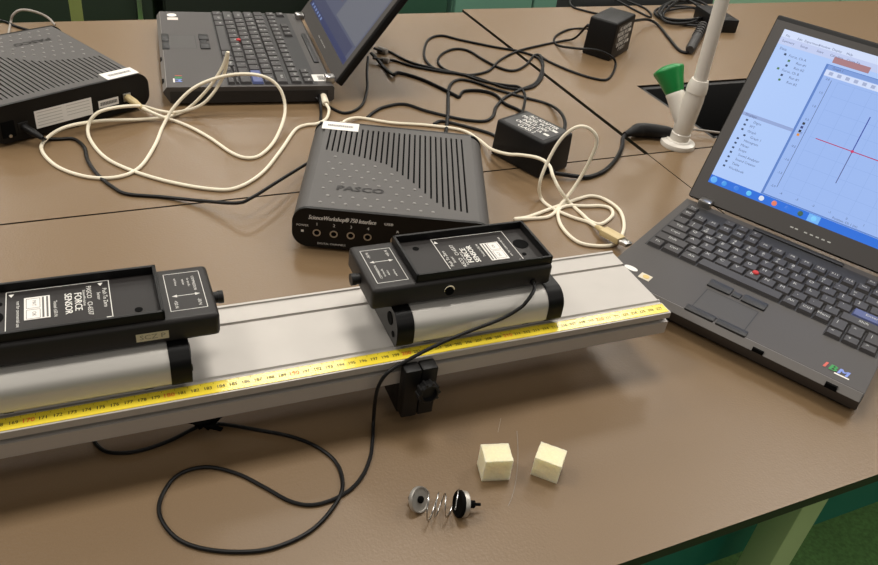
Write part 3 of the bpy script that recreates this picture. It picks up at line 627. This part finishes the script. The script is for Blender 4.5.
MB().box((-.008, 0, 0), (.045, .105, .030), M_BLACK, .003).build('case', pb)

# ------------------------------------------------------------------ cables
def path(pts, r, n=6):
    out = []
    for p in pts:
        if isinstance(p, Vector): out.append(p); continue
        if len(p) == 2: q = at(p[0], p[1], r)
        elif len(p) == 3: q = at(p[0], p[1], p[2])
        else: q = atv(*p)
        if q.z < r * .9 and q.z > -.01: q.z = r
        out.append(q)
    return cat_rom(out, n)
def cable(name, label, pts, r, m, group=None, flat=1.0, n=6):
    P = path(pts, r, n); o = MB().tube(P, r, m, 8, flat).build('cord')
    t = thing(name, label, 'cable', (P[0].x, P[0].y, 0), 0, group); o.parent = t
    o.matrix_parent_inverse = Matrix.Translation((-P[0].x, -P[0].y, 0)); return t, P
def plug(t, name, p, q, r, m, flat=1.0, taper=1.0, ribs=0):
    p, q = Vector(p), Vector(q); mb = MB(); L = (q - p).length; d = (q - p) / L
    pts = [p, p + d * L * .04, p + d * L * .5, p + d * L * .96, q]; mb.tube(pts, [r * .8, r, r, r * taper, r * taper * .8], m, 12, flat)
    for k in range(ribs): mb.tube([p + d * L * (.5 + .09 * k), p + d * L * (.54 + .09 * k)], r * 1.12, m, 12, flat)
    o = mb.build(name); o.parent = t; o.matrix_parent_inverse = Matrix.Translation(t.location).inverted(); return o
def box_plug(t, name, p, q, w_, h_, m, r=.001):
    p, q = Vector(p), Vector(q); d = q - p; M = basis(p, d, Vector((0, 0, 1)).cross(d)); L = d.length
    o = MB().box((0, -w_ / 2, -h_ / 2), (L, w_ / 2, h_ / 2), m, r, M=M).build(name); o.parent = t; o.matrix_parent_inverse = Matrix.Translation(t.location).inverted(); return o
# cream USB cable, left interface -> back laptop
zl = .03
up1 = i2.matrix_basis @ Vector((.0365, .2360, .0255)); up1o = i2.matrix_basis @ Vector((.0330, .2360 + .032, .0195))
A_pts = [up1o, at(160, 116, .012), (175, 121), (190, 127), (210, 138), (232, 153), (248, 158), (262, 154), (276, 138, .006), (285, 112, .02), (280, 89, 262, 118), (262, 76, 245, 116), (230, 75, 215, 116), (197, 86, 185, 118), (175, 106, 172, 121), (163, 126), (155, 145), (140, 167), (118, 177), (88, 177), (58, 167), (42, 151), (46, 139, 46, 143), (66, 127, 66, 137), (100, 121, 100, 128), (140, 119.5, 140, 122), (166, 117, .006), (186, 110, 186, 113), (207, 90, 200, 114), (222, 68, 210, 114), (228, 52, 214, 114),
         (223, 77, 211, 113), (204, 103, 197, 116), (178, 112, .010), (160, 111, .008), (140, 106, 140, 120), (113, 108, 114, 127), (96, 114, 97, 130), (88, 127, 88, 133), (91, 141), (106, 158), (133, 171), (170, 182), (210, 189), (236, 188), (262, 173), (281, 150), (295, 130), (306, 125), (316, 124), (326, 119), (329, 110, .006), at(326, 104, .010)]
tA, PA = cable('usb_cable', 'cream cable looping between the left interface box and the back laptop', A_pts, .0024, M_CREAM, 'cream cables')
plug(tA, 'usb_plug', up1 + Vector((0, 0, 0)), up1o, .0055, M_USB, 1.0, .6)
plug(tA, 'usb_plug', at(326, 104, .010), at(322, 93, .014), .0055, M_CREAM)
# cream USB cable, middle interface -> front laptop
B_pts = [at(342, 124, .014), at(347, 120, .012), (360, 118), (393, 123), (425, 125), (461, 130), (478, 139), (491, 149, 489, 158), (507, 154, 507, 170), (521, 155, 520, 176), (538, 158, 536, 184), (549, 165, 545, 190), (553, 176, 548, 197), (560, 190, 555, 203), (571, 204), (582, 214), (590, 221),
         (601, 224), (612, 216), (611, 209), (602, 206), (586, 206), (566, 206), (558, 212), (562, 227), (578, 242), (600, 246), (616, 243), (624, 228), (620, 211), (606, 200), (592, 196), (578, 199), (550, 209), (528, 217), (514, 219, .005), (530, 218.5), (550, 216), (562, 203, .005), (577, 183, 570, 200), (589, 162, 574, 199), (597, 141, 574, 198), (590, 129, 570, 198), (577, 127, 565, 198), (562, 138, 558, 198), (549, 159, 550, 200), (540, 182, 545, 203), (541, 198, .004), (552, 208), (572, 217), (588, 222), (597, 227, .006)]
tB, PB = cable('usb_cable', 'cream cable tangled between the front adapter and the bright laptop', B_pts, .0024, M_CREAM, 'cream cables')
plug(tB, 'cable_boot', at(604, 231, .009), at(596, 226.5, .006), .0040, M_USB, 1.0, .7)
box_plug(tB, 'usb_plug', at(603, 230.5, .010), at(621, 240.5, .012), .0150, .0085, M_USB)
box_plug(tB, 'usb_tip', at(621, 240.5, .012), at(629, 245, .013), .0120, .0045, M_STEEL, .0004)
plug(tB, 'usb_plug', at(342, 124, .014), at(339, 127, .012), .005, M_CREAM)
# power lead of the left interface
pc = i2.matrix_basis @ Vector((.189, .2360, .0215)); pco = i2.matrix_basis @ Vector((.180, .2360 + .030, .014))
tC, PC = cable('power_lead', 'black lead plugged into the left interface box and crossing the table seam', [pco, at(47, 139, .004), (60, 139), (74, 139), (84, 147), (88, 161), (98, 175), (113, 187), (128, 194), (164, 197), (204, 201, .008), (237, 203, .020), (252, 197.5, .025), (277, 182, .024), (303, 166, .016), (318, 158, .008)], .0022, M_CABLE, 'black leads', 1.25)
plug(tC, 'dc_plug', pc, pco, .0052, M_BLACK, 1.0, .6)
K = .0023
cable('monitor_lead', 'black lead hanging down behind the dark screen laptop in a loop', [at(368, 57, .03), at(367, 72, .02), at(367, 90, .008), (361, 106), (345, 113), (328, 106), (314, 96, .012), at(311, 88, .02), at(317, 86, .02), at(320, 100, .012), (321, 112), (321, 124), (326, 136)], K, M_CABLE, 'black leads')
t1, P1 = cable('power_lead', 'thin black lead with a grey sleeve coming from the dark laptop', [at(374, 48, .012), at(382, 51, .006), (390, 52), (410, 62), (437, 69), (461, 74), (482, 81), (505, 85), (519, 87), (525, 95), (524, 106), at(522, 114, .008)], K, M_CABLE, 'black leads')
plug(t1, 'ferrite_sleeve', at(378, 49, .006), at(387, 52, .005), .0060, M_GCABLE)
cable('power_lead', 'flat black lead with a sharp kink from the dark laptop to the front adapter', [at(371, 53, .012), at(376, 58, .008), (384, 67), (393, 74.5, .006), (399, 73), (420, 79), (440, 88), (454, 95), (459, 97), (464, 91.5), (480, 91), (495, 95), (505, 104), (518, 110), at(524, 114, .006)], K, M_CABLE, 'black leads', 1.5)
t5, P5 = cable('power_lead', 'black lead with a pale sleeve from the dark laptop across the seam', [at(373, 58, .010), at(384, 60, .005), (394, 60.5), (412, 66), (441, 71.5), (471, 76), (505, 87.5), (528, 88.5), (540, 81), (543, 70), (538, 58), (518, 51), (495, 47), (461, 40), (441, 35.5), (428, 40), (424, 53), (427, 62), (436, 69), (452, 72.5), (468, 75)], K, M_CABLE, 'black leads')
plug(t5, 'pale_sleeve', at(381, 59, .005), at(389, 61, .005), .0048, M_GCABLE)
ar = Vector((.2185, 1.6160, 0)); rot = Matrix.Rotation(-.5038, 4, 'Z')
ax0 = ar + rot @ Vector((-.012, .1010 * .30, .0750 * .62))
cable('adapter_cord', 'black cord from the back adapter looping over the table seam to the middle interface', [ax0, at(575, 38, .01), (562, 41), (542, 45), (518, 51), (500, 60), (488, 71), (466, 75), (446, 70), (438, 62), (442, 54), (454, 49), (468, 50.5), (484, 60), (500, 68), (514, 70.5), (526, 65), (536, 54.5), (548, 61), (568, 70), (592, 78), (608, 79), (615.5, 66), (612, 57, 613, 66), (597, 50, 599, 64), (577, 48.5, 577, 58), (557, 45), (555, 37), (567, 30), (580, 28.5), at(588, 29, .02)], K, M_CABLE, 'black leads')
cable('adapter_cord', 'black cord rising from the front adapter and arching to the middle interface', [at(564, 132, .022), at(565, 122, .02), at(560, 112, .012), (548, 104), (525, 97.5), (495, 89), (471, 81), (457, 80), (449, 88), (448, 110), (447, 122), (446, 131), (444, 140)], K, M_CABLE, 'black leads', 1.3)
cable('adapter_cord', 'black cord wandering behind the middle interface towards the front adapter', [(367, 118), (374, 112), (384, 107), (404, 104), (427, 111), (461, 119), (484, 121), (493, 116), (496, 107), (505, 97.5), (520, 90), (534, 84), (540, 76), (543, 64), (540, 55)], K, M_CABLE, 'black leads', 1.2)
cable('adapter_cord', 'short black cord running behind the middle interface into the front adapter', [(434, 124), (441, 121), (452, 123), (472, 128), (489, 133), (497, 137)], K, M_CABLE, 'black leads', 1.2)
# mains lead with connector behind the tap
am = Vector((.0480, 1.1065, 0)) + Matrix.Rotation(-.7215, 4, 'Z') @ Vector((.0950 + .012, .0690 * .30, .010))
tm, PM = cable('mains_lead', 'thick black mains lead from the front adapter to a connector by the tap', [am, at(574, 176, .006), (588, 177), (604, 171), (616, 159), (622, 147), at(623, 138, .008), at(627, 134, .010)], .0033, M_CABLE)
mbp = [at(625, 134.5, .010), at(634, 131.5, .012), at(641, 130, .012), at(655, 131, .012), at(668, 133, .012), at(673, 134, .010)]
o = MB().tube(cat_rom(mbp, 3), [.0045, .0055, .007, .0085, .0105, .0112, .0112, .0115, .0112, .0112, .0108, .0108, .0105, .0095, .007, .005], M_BLACK, 12, 1.1).build('mains_connector'); o.parent = tm; o.matrix_parent_inverse = Matrix.Translation(tm.location).inverted()
cable('grey_lead', 'thin grey lead running from behind the tap over the sink', [at(672, 133, .010), at(684, 129, .010), at(694, 129.5, .010), at(718, 132.5, .010), at(740, 135, .010)], .0020, M_GCABLE)
# back right cords
ab = ar + rot @ Vector((.0610 - .004, .088, .062))
tg, PG = cable('mains_lead', 'black lead from the back adapter to a ribbed connector near the coil', [ab, at(645, 19.5, .02), at(652, 21, .01), (659, 26), (668, 37), (678, 49), (685, 52.5), (691, 51, .006)], .0031, M_CABLE)
plug(tg, 'ribbed_connector', at(690, 50, .010), at(704, 24, .012), .0105, mat('ribbed_grey', (44, 42, 41), .5), 1.0, .75, 5)
cp = []
for k in range(60):
    a = k / 60 * 2 * math.pi * 5.3 - .6; cu, cvv = 685 + 4 * math.sin(k * .9), 12 + 2 * math.cos(k * .7)
    rx, ry = 23 + 7 * math.sin(k * .53), 10 + 4 * math.sin(k * .37 + 1); cp.append((cu + rx * math.cos(a), max(cvv + ry * math.sin(a), -8), .004 + .0022 * (k / 7 % 5)))
cable('coiled_cable', 'coiled black laptop cable lying at the back edge beside the tap spout', cp, .0030, M_CABLE)
cable('thin_lead', 'thin black lead trailing off the back edge right of the back adapter', [(612, -2), (622, 3), (633, 9), (643, 14), (650, 17), (651, 14), (646, 9), (638, 5), (628, 1), (620, -4)], K, M_CABLE, 'black leads')
cable('thin_lead', 'thin black lead curling behind the back adapter', [(572, -6), (570, 2), (573, 7), (582, 10), (594, 13), (604, 15)], K, M_CABLE, 'black leads')
cable('grey_lead', 'grey lead arching behind the left interface box', [(8, 36), (10.5, 24), (13, 15, 20, 24), (21, 10, 28, 24), (34, 11.5, 38, 24), (47, 17, 47, 24), (55, 25)], .0021, M_GCABLE)
cable('thin_lead', 'black lead disappearing behind the left interface box', [(-6, 19), (6, 22), (15, 26), (23, 28.5), (32, 31)], .0022, M_CABLE, 'black leads')
# sensor cord
LN = TRM.to_3x3() @ Vector((0, 1, 0))
def onlat(u, v, l):
    d = ray(u, v); g = trk(0, l); return EYE + d * ((g - EYE).dot(LN) / d.dot(LN))
sx = s2.matrix_basis @ Vector((-.0685, .0705 / 2 + .001, .0065))
S_pts = [sx, onlat(534.5, 288, .0125), onlat(532, 294, .005), onlat(527, 301, .0), onlat(520, 308, -.001), onlat(501, 319, -.0022), onlat(470, 331, -.004), onlat(439, 344, -.0065), onlat(408, 360, -.0105), onlat(389, 371.5, -.013), onlat(379, 385, -.0145), onlat(375, 402, -.0165), at(373.5, 420, .008), (372.5, 440), (370, 458), (361, 478), (344, 494), (316, 504.5), (291, 501.5), (264, 487), (237, 473.5), (206, 467), (178, 475), (162, 495.5), (160, 516), (175, 537), (200, 548), (237, 552), (273, 548), (309, 532), (332, 509), (342.5, 487), (337, 464), (319, 448), (291, 436.5), (255, 429.5), (220, 424), (200, 426), (169, 441), (137, 451.5), (110, 452.5), (97, 445), (90, 432), (80, 415)]
tS, PS = cable('sensor_cord', 'long thin black cord looping on the table in front of the track', S_pts, .0017, M_CABLE)
vt = MB()
for a, b in (((189, 420), (222, 429)), ((198, 427), (214, 417)), ((206, 428), (221, 415)), ((195, 424), (210, 421))):
    p, q = at(*a, .006), at(*b, .010); d = (q - p).normalized(); n_ = Vector((-d.y, d.x, 0)) * .0028
    vt.add([p - n_, q - n_ * .7, q + n_ * .7, p + n_, p - n_ + Vector((0, 0, -.0012)), q - n_ * .7 + Vector((0, 0, -.0012)), q + n_ * .7 + Vector((0, 0, -.0012)), p + n_ + Vector((0, 0, -.0012))], [(0, 1, 2, 3), (7, 6, 5, 4), (0, 4, 5, 1), (1, 5, 6, 2), (2, 6, 7, 3), (3, 7, 4, 0)], M_DARK)
o = vt.build('cable_tie', None, 0); o.parent = tS; o.matrix_parent_inverse = Matrix.Translation(tS.location).inverted()

# ------------------------------------------------------------------ small things in front
def foam(label, x, y, rz, a, b, c):
    bm = bmesh.new(); bmesh.ops.create_cube(bm, size=1); bmesh.ops.subdivide_edges(bm, edges=bm.edges, cuts=7, use_grid_fill=True)
    for v in bm.verts:
        v.co = Vector(((v.co.x + .5) * a, (v.co.y + .5) * b, (v.co.z + .5) * c))
        if v.co.z > 1e-5: v.co += Vector((random.uniform(-1, 1), random.uniform(-1, 1), random.uniform(-1, 0))) * .0002
    me = bpy.data.meshes.new('foam_cube'); bm.to_mesh(me); bm.free(); me.materials.append(M_FOAM)
    o = bpy.data.objects.new('foam_cube', me); COL.objects.link(o); o.location = (x, y, .0002); o.rotation_euler = (0, 0, rz); return tag(o, label, 'foam cube', 'foam cubes')
foam('cream foam cube nearer the coil spring', .0598, .4731, .2452, .0245, .0200, .0245)
foam('cream foam cube on the right, turned the other way', .1023, .4889, -.2925, .0237, .0205, .0217)
def disc(label, c, n_, rubber):
    t = thing('bumper_disc', label, 'bumper disc', c, 0, 'spring bumper discs'); M = zdir((0, 0, 0), n_)
    MB().lathe([(.0085, -.0030), (.0105, -.0022), (.0108, 0), (.0105, .0016), (.0096, .0016), (.0092, .0006), (.001, .0006)], mat('satin_steel', (186, 182, 175), .42, metal=.7), M, 36).build('plate', t)
    if rubber:
        MB().lathe([(.0098, .0018), (.0112, .0024), (.0112, .0042), (.0104, .0050), (.0090, .0050), (.0086, .0042), (.001, .0042)], M_DARK, M, 36).build('rubber_ring', t)
        MB().cyl(M @ Vector((0, 0, -.003)), M @ Vector((0, 0, -.010)), .0032, M_DARK).cyl(M @ Vector((0, 0, -.010)), M @ Vector((0, 0, -.0155)), .0013, M_DARK).build('stud', t)
    else:
        MB().lathe([(.0030, .0006), (.0030, .0022), (.0015, .0032)], M_DARK, M, 16).build('screw_head', t)
        MB().cyl(M @ Vector((0, 0, -.003)), M @ Vector((0, 0, -.009)), .0040, M_DARK).build('stud', t)
    return t
p = at(419.5, 499.5, .0092); disc('silver bumper disc lying face up left of the coil spring', p, (.72, -.45, .53), False)
p = at(463, 504, .0104); disc('black rubber faced bumper disc right of the coil spring', p, (-.92, -.30, .20), True)
p0 = at(425, 508, .0095); p1 = at(456, 505, .0095); d = (p1 - p0); hx = d.normalized(); hy = Vector((-hx.y, hx.x, 0)); hp = []
for k in range(0, 67):
    u = k / 66; a = 2 * math.pi * k / 20 + .8; rr = .0100 + .0014 * math.sin(7 * u + 1); hp.append(p0 + d * (u + .06 * math.sin(9 * u)) + (hy + hx * .45) * (rr * math.cos(a)) + Vector((0, 0, rr * math.sin(a) + .0020)))
tag(MB().tube(hp, .00055, M_STEEL, 6).build('coil_spring'), 'stretched steel coil spring lying between the two bumper discs', 'spring')
tag(MB().tube(path([(517, 431), (518, 455), (516, 480), (512, 497), (508, 506)], .0003), .00022, M_GCABLE, 5).build('hair_strand'), 'pale hair lying on the table between the foam cubes', 'hair')
tag(MB().tube(path([(501, 418), (499.5, 425), (498, 432)], .0003), .0002, M_GCABLE, 5).build('hair_strand'), 'short pale hair lying behind the foam cube near the spring', 'hair')
